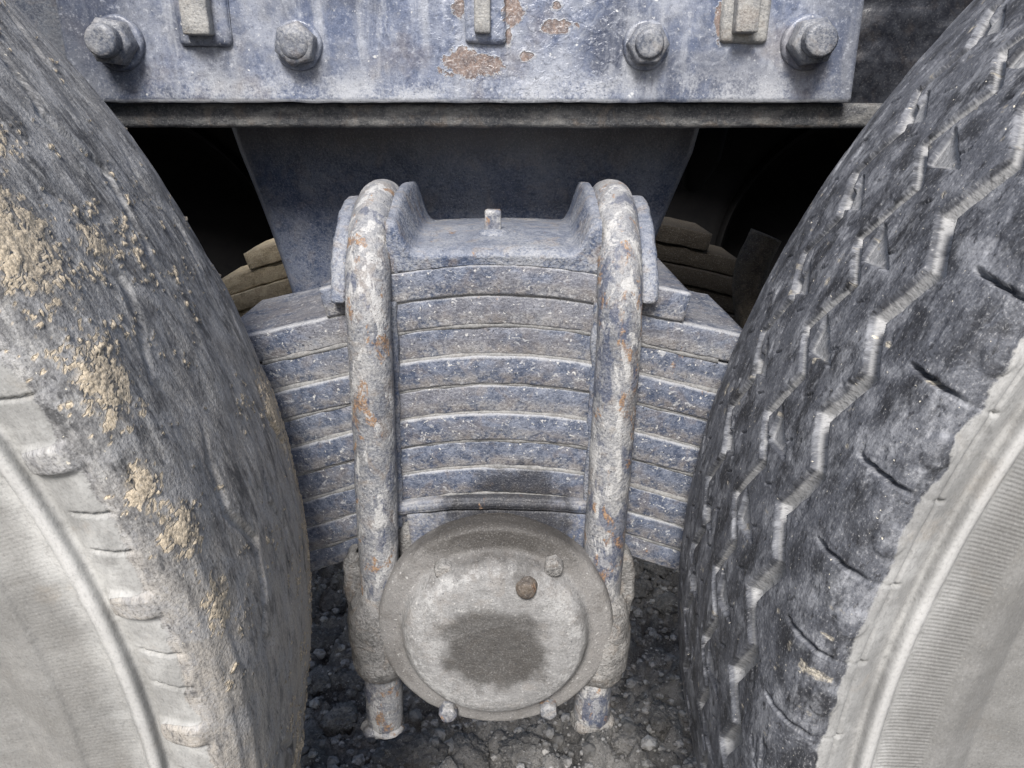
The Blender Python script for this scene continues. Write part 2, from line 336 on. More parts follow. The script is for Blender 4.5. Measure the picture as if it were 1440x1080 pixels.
def rubber(name, left):
    m = Mat(name)
    u, v, g, mud, zone, sw = (m.attr(k) for k in ('tu', 'tv', 'groove', 'mud', 'zone', 'ring'))
    q = m.comb(u, v, 0.0); st = m.comb(m.mul(u, .40 if left else .50), v, 0.0)
    s1 = m.noise(m.warp(st, .006, 60), 75, 5, .68); s2 = m.noise(st, 240, 3, .65); s3 = m.noise(q, 650, 2, .6); b1 = m.noise(q, 16, 4, .6); b2 = m.noise(q, 55, 4, .62, .5)
    if left:
        blk, mid, lite, tan = (.058, .058, .059), (.175, .172, .17), (.40, .39, .37), (.66, .55, .40)
        f1 = m.sm(m.add(m.mul(s1, .6), m.mul(b1, .4)), .37, .53)
        col = m.mix(f1, blk, mid)
        low = m.sm(m.sub(u, m.mul(b1, .15)), .14, -.06)                       # more dried mud towards the ground
        col = m.mix(m.mul(m.sm(m.add(m.mul(s2, .8), m.add(m.mul(s1, .3), m.mul(b2, .35))), .66, .88), .85), col, lite)
        col = m.mix(m.mul(low, m.sm(m.add(s1, m.mul(s2, .4)), .48, .80)), col, (.35, .32, .28))
        col = m.mix(m.mul(m.sm(m.add(b2, m.mul(s3, .3)), .62, .78), .55), col, (.30, .298, .30))
        col = m.mix(m.mul(m.sm(s2, .38, .31), .6), col, (.035, .036, .038))
        side = (.47, .465, .445)
    else:
        blk, mid, lite, tan = (.026, .027, .031), (.088, .092, .105), (.27, .275, .29), (.42, .38, .31)
        f1 = m.sm(m.add(m.mul(s1, .45), m.add(m.mul(b1, .25), m.mul(b2, .3))), .40, .54)
        col = m.mix(f1, blk, mid)
        col = m.mix(m.mul(m.sm(m.add(m.mul(s2, .5), m.mul(b2, .8)), .60, .86), .75), col, lite)
        col = m.mix(m.mul(m.sm(s2, .39, .33), .7), col, (.02, .02, .022))
        side = (.42, .415, .40)
    gd = m.mul(m.sm(g, .35, .95), m.sm(m.add(b2, .2), .40, .6)); col = m.mix(m.mul(gd, .8), col, (.33, .328, .325) if not left else (.34, .335, .33))
    # dusty sidewall (zone: 0 tread, 1 sidewall) with an uneven dirt line
    zn = m.add(zone, m.mul(m.sub(m.noise(q, 30, 6, .65), .5), .95)); zs = m.sm(zn, .46, .54)
    sc = m.mix(m.sm(m.noise(q, 22, 7, .65, .4), .35, .68), tuple(.55 * a for a in side), side)
    sc = m.mix(m.mul(m.sm(m.noise(m.comb(m.mul(u, 1.), m.mul(v, .35), 0.0), 120, 6, .65), .54, .70), .5), sc, (.20, .195, .185))
    sc = m.mix(m.mul(m.sm(m.noise(q, 30, 5, .6), .57, .70), .4), sc, (.33, .28, .22))
    sc = m.mix(m.mul(m.sm(m.noise(q, 11, 6, .70), .45, .64), .6), sc, (.17, .168, .16)); sc = m.mix(m.mul(m.sm(m.noise(q, 130, 5, .72), .52, .66), .4), sc, (.16, .158, .15)); dk = m.sm(m.add(zone, m.mul(m.sub(b1, .5), 1.0)), 2.0, 2.6); sc = m.mix(m.mul(dk, .6), sc, (.12, .115, .105))
    sc = m.mix(m.mul(m.sm(sw, .3, .9), .5), sc, (.52, .51, .49))
    col = m.mix(m.mul(zs, .93), col, sc)
    col = m.mix(m.mul(m.mul(m.sm(mud, .04, .3), m.sm(m.add(s2, m.mul(s3, .5)), .62, .86)), .65), col, tuple(.72 * a for a in tan))
    mm = m.sm(m.add(mud, m.mul(m.sub(s3, .5), .3)), .38, .6); col = m.mix(m.mul(mm, .9), col, m.mix(m.sm(s3, .4, .62), tuple(.62 * a for a in tan), tan))
    fg = m.noise(m.comb(m.mul(u, .6), v, 0.0), 900, 2, .7); zi = m.sub(1, m.mul(zs, .6)); col = m.mix(m.mul(m.mul(m.sm(fg, .5, .30), .65), zi), col, m.mix(.75, col, (.012, .012, .014))); col = m.mix(m.mul(m.mul(m.sm(fg, .55, .74), .6), zi), col, m.mix(.5, col, (.55, .54, .53)))
    gr = m.sm(m.noise(q, 420, 2, .5), .715, .735); gr = m.mul(gr, m.sub(1, m.mul(zs, .85))); col = m.mix(gr, col, (.55, .51, .43))  # stuck grit
    # fine radial ribbing moulded into the band inside the ridge
    rb = m.attr('ribs'); wv = m.math('SINE', m.mul(u, 2 * math.pi / .0021)); 
    h = m.add(m.mul(s2, .35), m.mul(s3, .55)); h = m.add(h, m.mul(s1, .2)); h = m.add(h, m.mul(m.mul(wv, rb), .05 if left else .22)); h = m.add(h, m.mul(gr, .6)); h = m.add(h, m.mul(mm, .4))
    sp = m.sub(1, m.mul(zs, .55))
    nr = m.bump(m.mul(h, sp), .6, .0014)
    return m.done(col, m.add(.58, m.mul(m.mx(zs, mm), .3)), nr, .35)
M_tyre_r = rubber('tyre_rubber_right', False); M_tyre_l = rubber('tyre_rubber_left', True)
M_rod = metal('dark_mud_rod', (.03, .025, .02), (.06, .05, .038), (.12, .10, .07), .4, .0, .2, .4, .9, 1.2, .3, .3, None, 21.)  # dark brown version of the mud colour
def rimmat():
    m = Mat('rim_steel'); n = m.noise(m.P, 60, 6, .6); c = m.mix(m.sm(n, .4, .65), (.10, .09, .075), (.27, .25, .22)); return m.done(c, .8, m.bump(n, .5, .003))
M_rim = rimmat()
def mudmat():
    m = Mat('wet_mud'); n1 = m.noise(m.P, 18, 8, .65); n2 = m.noise(m.P, 140, 6, .65); n3 = m.noise(m.P, 420, 3, .6)
    c = m.mix(m.sm(n1, .38, .62), (.125, .121, .116), (.26, .252, .24)); c = m.mix(m.mul(m.sm(n2, .54, .68), .6), c, (.36, .35, .335)); c = m.mix(m.sm(n3, .64, .70), c, (.50, .48, .46)); c = m.mix(m.mul(m.sm(n3, .42, .34), .7), c, (.07, .067, .063))
    return m.done(c, m.sub(.95, m.mul(m.sm(n1, .55, .4), .3)), m.bump(m.add(n2, m.mul(n3, .6)), .9, .006), .3)
M_mud = mudmat()
def stonemat():
    m = Mat('gravel_stone'); oi = m.t.nodes.new('ShaderNodeNewGeometry').outputs['Random Per Island']; n = m.noise(m.P, 160, 5, .6)
    c = m.mix(oi, (.15, .146, .14), (.42, .41, .395)); c = m.mix(m.mul(m.sm(oi, .93, .98), .7), c, (.48, .46, .43)); c = m.mix(m.mul(m.sm(n, .45, .65), .6), c, (.08, .075, .07))
    return m.done(c, .85, m.bump(n, .6, .003))
M_stone = stonemat()

# ------------------------------------------------------------------ ground
def stretch(lo, hi, a, b, step, grow=1.35):
    c = list(np.arange(a, b + 1e-6, step)); s = step
    while c[-1] < hi: s *= grow; c.append(c[-1] + s)
    s = step
    while c[0] > lo: s *= grow; c.insert(0, c[0] - s)
    return np.array(c)
gx_ = stretch(-60, 60, -.42, .42, .0042); gy_ = stretch(-40, 80, .62, 1.62, .0048)
X, Y = np.meshgrid(gx_, gy_, indexing='ij')
def ground_h(X, Y):
    a = fbm(X * 7 + 3, Y * 7, 1.5, 4) - .5
    b = fbm(X * 26, Y * 26 + 8, 4.2, 4); c = fbm(X * 90, Y * 90, 7.7, 3)
    near = np.exp(-(np.hypot(X, Y - 1.1) / 3) ** 2)
    rut = .05 * np.exp(-((X - .03) / .05) ** 2) * sstep(Y, 1.3, .9)
    return (.10 * a + .055 * (np.abs(b - .5) * 2) + .030 * (c - .5) + .010 * (fbm(X * 240, Y * 240, 2.7, 2) - .5) + rut * .3) * near - .02
Z = ground_h(X, Y) - CZ
gme = gridmesh('ground', np.stack([X, Y, Z], -1))
tag(link('ground', gme, M_mud), kind='structure')

def stone_v(seed, sub=1):
    bm = bmesh.new(); bmesh.ops.create_icosphere(bm, subdivisions=sub, radius=1)
    V = np.array([v.co[:] for v in bm.verts]); Fc = np.array([[v.index for v in f.verts] for f in bm.faces]); bm.free()
    n = fbm(V[:, 0] * 1.3 + seed * 3.7, V[:, 1] * 1.3, V[:, 2] * 1.3, 3); V = V * (.55 + .9 * n)[:, None]; V[:, 2] *= .75
    return V, Fc
kinds = [stone_v(k) for k in range(6)]
VV, FF, o = [], [], 0
for k in range(12000):
    x = rng.uniform(-.42, .42); y = rng.uniform(.64, 1.6); s = .0018 + .0050 * rng.random() ** 3 + (.006 if rng.random() < .05 else 0)
    V, Fc = kinds[k % 6]; a = rng.uniform(0, 6.28); c, s_ = math.cos(a), math.sin(a)
    Q = V * s; Q = np.stack([Q[:, 0] * c - Q[:, 1] * s_, Q[:, 0] * s_ + Q[:, 1] * c, Q[:, 2]], 1)
    Q += (x, y, float(ground_h(np.array(x), np.array(y))) - CZ + s * .25); VV.append(Q); FF.append(Fc + o); o += len(V)
sme = mesh('gravel', np.concatenate(VV), np.concatenate(FF))
tag(link('gravel', sme, M_stone, smooth=False), 'loose grey gravel strewn over the dark mud', 'gravel', kind='stuff')
clods = []
for k in range(4):
    V, Fc = stone_v(20 + k, 5); n = fbm(V[:, 0] * 4 + k, V[:, 1] * 4, V[:, 2] * 4, 4); n2 = fbm(V[:, 0] * 13 + k, V[:, 1] * 13, V[:, 2] * 13, 3); V = V * (1 + .6 * (n - .5) + .34 * (n2 - .5))[:, None]
    me = bpy.data.meshes.new('mud_clod'); me.from_pydata(V.tolist(), [], Fc.tolist()); me.materials.append(M_mud); me.polygons.foreach_set('use_smooth', np.ones(len(me.polygons), bool)); clods.append(me)
spots = [(600, 1062, .026), (655, 1070, .032), (455, 905, .03), (470, 850, .028), (440, 800, .035), (905, 790, .035), (930, 800, .03), (900, 830, .025), (480, 1010, .022), (500, 960, .02), (450, 960, .024), (735, 1060, .03), (930, 1010, .022), (890, 1045, .025), (430, 1040, .026), (560, 1065, .03), (460, 780, .03), (940, 850, .022)]
for k, (px, py, s) in enumerate(spots):
    Yq = 1.0
    for _ in range(12):
        q = P(px, py, Yq); Yq *= (-CZ + float(ground_h(np.array(q[0]), np.array(Yq)))) / q[2]
    q = P(px, py, Yq); ob = bpy.data.objects.new('mud_clod', clods[k % 4]); COL.objects.link(ob)
    ob.location = (q[0], q[1], q[2] + CZ + s * .1); ob.scale = (s, s * .9, s * .8); ob.rotation_euler = (0, 0, k * 1.7)
    tag(ob, 'lumpy dark clod of mud lying on the gravelly ground below the spring', 'clod', 'mud clods on the ground below the spring')

# ------------------------------------------------------------------ wheels
RPROF = [(.44, .25), (.47, .27), (.505, .31), (.512, .37), (.508, .43), (.497, .475), (.487, .502), (.476, .516), (.462, .5245), (.44, .5285), (.40, .531), (.3625, .532), (.325, .531), (.29, .5285), (.275, .5255), (.266, .521), (.2605, .514),
         (.2600, .506), (.263, .498), (.2668, .4915), (.2672, .4895), (.2625, .4885), (.2615, .486), (.2625, .483), (.2668, .481), (.2675, .474), (.2672, .457), (.2655, .455), (.266, .449), (.270, .440), (.2745, .432), (.2735, .427), (.274, .40), (.282, .36), (.296, .31), (.31, .285)]
R0 = .53
def tri_wave(t, skew=.6):
    t = t - np.floor(t); return np.where(t < skew, t / skew, (1 - t) / (1 - skew)) * 2 - 1
def wheel(label, group, C, axis, dY, th0, th1, pattern, mat, fine=True, tstep=.00115):
    a = np.asarray(axis, float); a /= np.linalg.norm(a); e1 = np.cross(a, [0, 0, 1.]); e1 /= np.linalg.norm(e1); e3 = np.cross(e1, a)
    C = np.asarray(C, float)
    prof = np.asarray(RPROF, float)
    dpr = np.vstack([dense(prof[:6], .008)[:-1], dense(prof[5:18], tstep), dense(prof[17:31], .00115)[1:], dense(prof[30:], .004)[1:]]) if fine else dense(prof, .012)
    if fine:      # smooth the polyline a little, keep the ridge
        k = np.array([1, 2, 1.]) / 4
        for _ in range(1): dpr[1:-1] = np.stack([np.convolve(dpr[:, c], k, 'valid') for c in (0, 1)], 1)
    tg = np.gradient(dpr, axis=0); tg /= np.linalg.norm(tg, axis=1)[:, None]; nrm = np.stack([-tg[:, 1], tg[:, 0]], 1)     # (dY, dr)
    if nrm[len(nrm) // 2, 1] < 0: nrm = -nrm
    L = np.r_[0, np.cumsum(np.hypot(*np.diff(dpr, axis=0).T))]
    if fine:
        f = np.arange(th0, th1, .095); co = np.arange(th1, th0 + 360, 3.0); th = np.r_[f, co]
    else: th = np.arange(0, 360, 4.)
    T, K = np.meshgrid(np.radians(th), np.arange(len(dpr)), indexing='ij')
    Yp, Rp = dpr[K, 0], dpr[K, 1]; Vp = L[K]
    h, g, mud, zone = pattern(np.degrees(T), Yp, Rp, Vp) if fine else (0 * T,) * 4
    ring = np.exp(-(((Rp - .486) / .0025) ** 2)) * (Yp < .3); ribs = sstep(Rp, .4565, .459) * sstep(Rp, .480, .477) * (Yp < .3)
    Yd = Yp + nrm[K, 0] * h + dY; Rd = Rp + nrm[K, 1] * h
    V = C + a * (Yd - .45)[..., None] + (np.cos(T)[..., None] * e1 + np.sin(T)[..., None] * e3) * Rd[..., None]
    root = empty('wheel', (C[0], C[1], C[2] + CZ)); tag(root, label, 'wheel', group)
    ib = int(np.argmin(np.hypot(dpr[:, 0] - .2605, dpr[:, 1] - .512))); ia = int(np.argmin(np.hypot(dpr[:, 0] - .487, dpr[:, 1] - .502)))
    def piece(name, s):
        me = gridmesh(name, V[:, s][:, ::-1], True)
        for nm, ar in (('tu', T * R0), ('tv', Vp), ('groove', g), ('mud', mud), ('zone', zone), ('ring', ring), ('ribs', ribs)): fattr(me, nm, ar[:, s][:, ::-1])
        return link(name, me, mat, root)
    piece('tread', slice(ia, ib + 1)); piece('sidewall', slice(ib, None)); piece('inner_sidewall', slice(0, ia + 1))
    # steel rim: dished disc with a turned-over edge
    rp = dense([(.290, .29), (.300, .300), (.296, .312), (.282, .318), (.268, .35), (.262, .42), (.25, .43), (.18, .40), (.09, .36), (.085, .30), (.0, .295)], .02)
    n = 72; tt = np.linspace(0, 2 * np.pi, n, endpoint=False)
    RV = C + a * (rp[None, :, 1] + dY - .45)[..., None] + (np.cos(tt)[:, None, None] * e1 + np.sin(tt)[:, None, None] * e3) * rp[None, :, 0, None]
    link('rim', gridmesh('rim', RV, True), M_rim if fine else M_under, root)
    return root

def pat_right(td, Yp, Rp, Vp):
    s = td; wob = (fbm(td * .5, Yp * 60, 2.2, 3) - .5)
    tread = sstep(Yp, .258, .268) * (Rp > .5)
    def groove(yc, amp, per, ph, w_, dep, skew):
        c = yc + amp * tri_wave((s - ph) / per, skew) + wob * .003
        d = np.abs(Yp - c); return dep * np.clip((w_ * .5 - d) / (w_ * .26), 0, 1), sstep(d, w_ * .50, w_ * .34)
    h = 0 * td; g = 0 * td
    for yc, amp, per, ph, w_, dep, sk in ((.3085, .0080, 5.15, 153.8, .0135, .0070, .55), (.358, .0095, 5.15, 150.6, .0092, .0050, .6), (.410, .0085, 5.15, 153.0, .0090, .007, .5)):
        dd, gg = groove(yc, amp, per, ph, w_, dep, sk); h = np.maximum(h, dd); g = np.maximum(g, gg)
    # wedge shaped notches opening from the middle groove, one for each zigzag
    for yc, ph, sg, ln in ((.352, 153.7, -1, .024), (.404, 151.6, -1, .020)):
        u = ((s - ph) / 5.15); u = (u - np.round(u)) * 5.15 * math.pi / 180 * R0          # metres along the tread
        q = (Yp - yc) * sg                                                                  # 0 at the groove, grows into the rib
        wdt = .0095 * np.clip(1 - q / ln, 0, 1)
        ins = sstep(wdt - np.abs(u - q * .35), 0, .0014) * (q > -.003) * (q < ln); h = np.maximum(h, .0030 * ins); g = np.maximum(g, ins * .8)
    # short cuts in the shoulder rib
    for (per, ph) in ((4.42, 153.4),):
        u = ((s - ph) / per); u = (u - np.round(u)) * per * math.pi / 180 * R0
        d = np.abs(u - (Yp - .263) * -.12); ins = sstep(d, .0012, .0005) * sstep(Yp, .2585, .262) * sstep(Yp, .285, .279); h = np.maximum(h, .006 * ins)
    # tiny sipes and chunks torn from the ribs
    for yc, ph in ((.335, 151.2), (.385, 153.2), (.438, 151.0)):
        u = ((s - ph) / 2.575); u = (u - np.round(u)) * 2.575 * math.pi / 180 * R0
        ins = sstep(np.abs(u - (Yp - yc) * .5), .0009, .0004) * sstep(np.abs(Yp - yc), .004, .003); h = np.maximum(h, .0012 * ins)
    h = h * tread
    rough = (fbm(td * .7, Yp * 190, 1.1, 4) - .5) * .0007 + (fbm(td * .25, Yp * 25, 8.1, 3) - .5) * .0015
    tear = .0008 * sstep(fbm(td * .5, Yp * 150, 5.5, 3), .66, .72) * tread
    # rubber wear lugs on the shoulder
    u = (s - 151.3) / 4.42; u = (u - np.round(u)) * 4.42 * math.pi / 180 * R0
    lug = .0012 * sstep(np.hypot(u / .0075, (Vp - Vp.min() - lugv) / .0065), 1.1, .75)
    side = np.clip((.5195 - Rp) / .010, 0, 9) * (Yp < .3)
    hh = -h + (rough - tear) * (.35 + .65 * tread) + lug
    crack = sstep(np.abs(Rp - .503 + .0012 * (fbm(td * .7, 0 * td, 3., 3) - .5)), .0007, .0003) * (Yp < .3); hh = hh - crack * .0012
    return hh, np.clip(g, 0, 1) * tread, .55 * sstep(fbm(td * 1.4, Yp * 110, 12.5, 4), .70, .78) * (Rp > .512), side * .5
lugv = 0
_d = dense(RPROF, .0014); _L = np.r_[0, np.cumsum(np.hypot(*np.diff(_d, axis=0).T))]
lugv = _L[int(np.argmin(np.hypot(_d[:, 0] - .2605, _d[:, 1] - .514)))]

def pat_left(td, Yp, Rp, Vp):
    s = td; tread = sstep(Yp, .258, .272) * (Rp > .5)
    wob = fbm(td * .4, Yp * 30, 4.2, 3) - .5
    h = 0 * td; g = 0 * td
    for yc, amp, per, ph, w_, dep in ((.318, .010, 7.5, 12.0, .008, .0030), (.372, .011, 7.5, 9.0, .007, .0026), (.425, .008, 7.5, 12., .007, .0035)):
        c = yc + amp * tri_wave((s - ph) / per, .6) + wob * .012; d = np.abs(Yp - c); fade = sstep(fbm(td * .12, Yp * 8, 9.9, 2), .35, .6)
        h = np.maximum(h, dep * sstep(d, w_ * .6, w_ * .1) * fade); g = np.maximum(g, sstep(d, w_ * .5, w_ * .15) * fade * .75)
    rough = (fbm(td * .35, Yp * 190, 3.3, 5, .6) - .5) * .0016 + (fbm(td * .2, Yp * 22, 1.7, 3) - .5) * .004
    # caked clumps of tan soil
    mn = fbm(td * .42, Yp * 26, 6.6, 5, .62); ln = fbm(td * 3.2, Yp * 330, 2.4, 4, .65)
    mud = sstep(mn + .95 * (ln - .5), .72, .77) * sstep(Yp, .262, .272) * (Rp > .51)
    for t0, y0, rt, ry in ((25.6, .326, .75, .0085), (21.0, .279, 1.7, .011), (13.6, .276, 1.2, .009), (11.5, .432, 2.2, .012), (27.2, .284, 2.3, .018), (9.2, .278, 1.1, .008), (16.6, .270, .8, .006), (31.5, .31, 1.6, .012), (34.5, .33, 1.2, .008)):
        d = np.hypot((td - t0) / rt, (Yp - y0) / ry) + (ln - .5) * 5.0; mud = np.maximum(mud, np.maximum(sstep(d, .95, .6), .30 * sstep(d - (ln - .5) * 3.4, 1.7, .5)) * (Rp > .512))
    edge = sstep(Yp, .425, .450) * sstep(ln, .46, .56) * sstep(td, 18, 11); mud = np.maximum(mud, edge * .8)
    hh = -h * tread + rough * (.3 + .7 * tread) + np.clip(mud * 1.5 - .5, 0, 1) * (.0003 + .0022 * (ln - .35))
    # lugs and cuts on the buttress
    u = (s - 3.66) / 7.75; u = (u - np.round(u)) * 7.75 * math.pi / 180 * R0; vv = Vp - lugv - .012
    lug = sstep(np.maximum(np.abs(u - vv * .15) / .0075, np.abs(vv) / .013) + .5 * np.hypot(u / .0075, vv / .013), 1.55, .85); hh = hh + .0030 * lug
    for ph in (6.6, 8.6):
        u = (s - ph) / 7.75; u = (u - np.round(u)) * 7.75 * math.pi / 180 * R0
        hh = hh - .002 * sstep(np.abs(u - vv * .2), .0010, .0003) * sstep(np.abs(vv + .002), .010, .007)
    side = np.clip((.5195 - Rp) / .010, 0, 9) * (Yp < .3) * (1 - .72 * lug)
    return hh, np.clip(g, 0, 1) * tread, np.clip(mud, 0, 1), side * .5

wheel('dusty truck tyre with deep zigzag tread grooves and pale grey ridged sidewall', None, (.641, .45, -.296), (0, 1, 0), 0, 124, 206, pat_right, M_tyre_r, True, .0006)
yw, cb = -.12, .035
wheel('worn bald truck tyre crusted with streaky grey dust and tan soil clumps', None, (-.668, .45, -.277), (math.sin(yw), math.cos(yw) * math.cos(cb), math.sin(cb)), -.062, -22, 58, pat_left, M_tyre_l)
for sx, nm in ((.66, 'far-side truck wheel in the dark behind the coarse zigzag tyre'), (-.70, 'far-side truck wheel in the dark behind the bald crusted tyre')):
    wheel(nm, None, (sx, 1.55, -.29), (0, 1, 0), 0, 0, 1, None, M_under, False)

# ------------------------------------------------------------------ truck frame
fr = empty('truck_frame', (0, .57, CZ)); tag(fr, 'blue-grey painted steel truck frame rail with big nuts and flaking rust spots', 'truck frame')
xl = P(82, 20, .55)[0]; xr = P(1203, 90, .55)[0]
V = np.zeros((260, 70, 3)); gx = np.linspace(xl, xr, 260); gz = np.linspace(0, .24, 70) ** 1.0
V[..., 0] = gx[:, None]; V[..., 2] = gz[None, :] - .003 * sstep(gx, .22, .26)[:, None] * 0
V[..., 1] = .55 + .0016 * (fbm(V[..., 0] * 14, V[..., 2] * 14, 2.2, 3) - .5)
V[:, 0, 2] += .0016 * (fbm(gx * 60, 0 * gx, 5.5, 4) - .5)
fz = V[:, :1].copy(); fz[..., 1] = .5605; V = np.concatenate([fz, V], 1)          # lower edge of the plate has thickness
sd_ = V[-1:, :, :].copy(); sd_[..., 1] = .5605; s2_ = V[:1].copy(); s2_[..., 1] = .5605
V = np.concatenate([s2_, V, sd_], 0)
link('web_plate', gridmesh('web_plate', V), M_plate, fr).data.update()
bm = box(xl - .25, xr + .25, .5606, .575, -.0165, -.0006); bevel(bm, .003, 2); dice(bm, .012); me = bm_mesh('lower_flange', bm); roughen(me, .0009, 60, 3); link('lower_flange', me, M_flange, fr)
# the deep dark channel panels that carry on beyond both ends of the plate
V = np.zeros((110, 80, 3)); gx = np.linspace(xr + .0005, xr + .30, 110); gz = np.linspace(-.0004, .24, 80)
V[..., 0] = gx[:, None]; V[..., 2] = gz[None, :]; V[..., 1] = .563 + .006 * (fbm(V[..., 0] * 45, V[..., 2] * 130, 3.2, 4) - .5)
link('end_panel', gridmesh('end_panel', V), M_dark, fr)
V = np.zeros((40, 40, 3)); gx = np.linspace(xl - .30, xl - .003, 40); gz = np.linspace(-.0004, .24, 40)
V[..., 0] = gx[:, None]; V[..., 2] = gz[None, :]; V[..., 1] = .562 + .002 * (fbm(V[..., 0] * 22, V[..., 2] * 20, 6.2, 4) - .5)
link('end_panel', gridmesh('end_panel', V), M_panel, fr)
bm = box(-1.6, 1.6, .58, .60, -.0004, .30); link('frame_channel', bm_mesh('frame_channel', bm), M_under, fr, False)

def hexnut(cx, cz, y0, y1, r, rot):
    bm = bmesh.new(); n = 6
    rings = [(r, y0), (r, y1 + .0022), (r * .985, y1 + .0012), (r * .86, y1), (r * .5, y1)]
    # side walls are flat hex, the top is chamfered towards a circle
    vs_ = []
    for ri, (rr, yy) in enumerate(rings):
        row = []
        for k in range(24):
            a = 2 * math.pi * k / 24 + rot; hx = math.cos(math.pi / 6) / math.cos(((a - rot) % (math.pi / 3)) - math.pi / 6)
            q = rr * (hx if ri < 2 else min(hx, .93 + (0 if ri > 2 else .03)))
            row.append(bm.verts.new((cx + q * math.cos(a), yy, cz + q * math.sin(a))))
        vs_.append(row)
    for i in range(len(vs_) - 1):
        for k in range(24): bm.faces.new((vs_[i][k], vs_[i][(k + 1) % 24], vs_[i + 1][(k + 1) % 24], vs_[i + 1][k]))
    bm.faces.new(vs_[-1]); bevel(bm, .0008, 2, 35); return bm
for px, py, hs, hn, rn in ((165, 60, .0235, .013, .0150), (419, 63, .0125, .0095, .0138), (909, 63, .014, .0100, .0135), (1136, 60, .025, .014, .0150)):
    q = P(px, py, .548)
    bm = hexnut(q[0], q[2], .5485, .5465 - hn, rn, .3 + px * .01); me = bm_mesh('nut', bm)
    nut = link('nut', me, M_nut, fr)
    pr = dense([(rn * 1.13, .5515), (rn * 1.13, .5475), (rn * 1.06, .5462), (.008, .5460)], .0015); me = gridmesh('washer', lathe(pr, q[0], q[2], 64), True); roughen(me, .0007, 120, px); link('washer', me, M_plate, nut)
    rs = rn * .66; ys = np.linspace(.55, .548 - hs + .0012, 26); pr = [(rs + .00035 * math.sin(y * 2 * math.pi / .0022), y) for y in ys] + [(rs - .0012, .548 - hs), (rs * .6, .5477 - hs), (0, .5480 - hs)]
    me = gridmesh('stud', lathe(pr, q[0], q[2], 32), True); roughen(me, .0003, 220, px); link('stud', me, M_nut, nut)
for px0, px1, pyb, th_ in ((262, 300, 50, .012), (667, 690, 47, .008), (1030, 1062, 47, .013)):
    a = P(px0, pyb, .543); b = P(px1, pyb, .543)
    bm = box(a[0], b[0], .5485 - th_, .553, a[2], .2); bevel(bm, .0012, 2); dice(bm, .008); me = bm_mesh('welded_bar', bm); roughen(me, .0006, 120, px0); bar = link('welded_bar', me, M_bar, fr)
    bm = box(a[0] - .007, b[0] + .010, .5455, .553, a[2] - .006, .2); bevel(bm, .0045, 4); dice(bm, .008); me = bm_mesh('weld_pad', bm); roughen(me, .0012, 70, px0); link('weld_pad', me, M_plate if px0 != 1030 else M_bar, bar)
# hanger bracket: tapered plate with turned-back sides behind the spring
tl, tr_ = P(320, 179, .63), P(988, 179, .63)
rows = []
for zt, xa, xb in ((-.010, tl[0] - .001, tr_[0] + .001), (-.038, tl[0] + .004, tr_[0] - .004), (-.14, -.190, .108), (-.30, -.150, .078), (-.42, -.12, .06)): rows.append((zt, xa, xb))
zz = np.linspace(-.010, -.42, 90); xa = np.interp(-zz, [-r[0] for r in rows], [r[1] for r in rows]); xb = np.interp(-zz, [-r[0] for r in rows], [r[2] for r in rows])
prof = [(0, .09), (0, .02), (.0, .006), (.006, .0), (.02, 0)] + [(t, 0) for t in (.2, .4, .6, .8)] + [(1.02, 0), (1.006, .0), (1.0, .006), (1.0, .02), (1.0, .09)]
V = np.zeros((90, len(prof), 3))
for j, (t, dy) in enumerate(prof):
    if j < 5: xx = xa + t
    elif j > 8: xx = xb + (t - 1.0) * np.where(t > 1.01, -1, 1) - (.006 if abs(t - 1.006) < 1e-6 else 0) * 2
    else: xx = xa + (xb - xa) * t
    V[:, j, 0] = xx; V[:, j, 1] = .63 + dy + .012 * np.sin(np.clip((-zz - .01) / .20, 0, 1) * math.pi); V[:, j, 2] = zz
link('hanger_bracket', gridmesh('hanger_bracket', V), M_bracket, fr)
bm = prism([(.152, -.0005), (.19, -.0005), (.182, -.05), (.165, -.075), (.155, -.075)], 1, .70, .73); bevel(bm, .004, 2); link('gusset', bm_mesh('gusset', bm), M_under, fr)
bm = box(-1.6, 1.6, 1.02, 1.9, .22, .26); link('sky_block_plate', bm_mesh('sky_block_plate', bm), M_under, fr, False)  # unseen plate added overhead to keep sky light off the far side
bm = box(-1.6, 1.6, 1.22, 1.30, -.02, .22); link('far_rail', bm_mesh('far_rail', bm), M_under, fr, False)

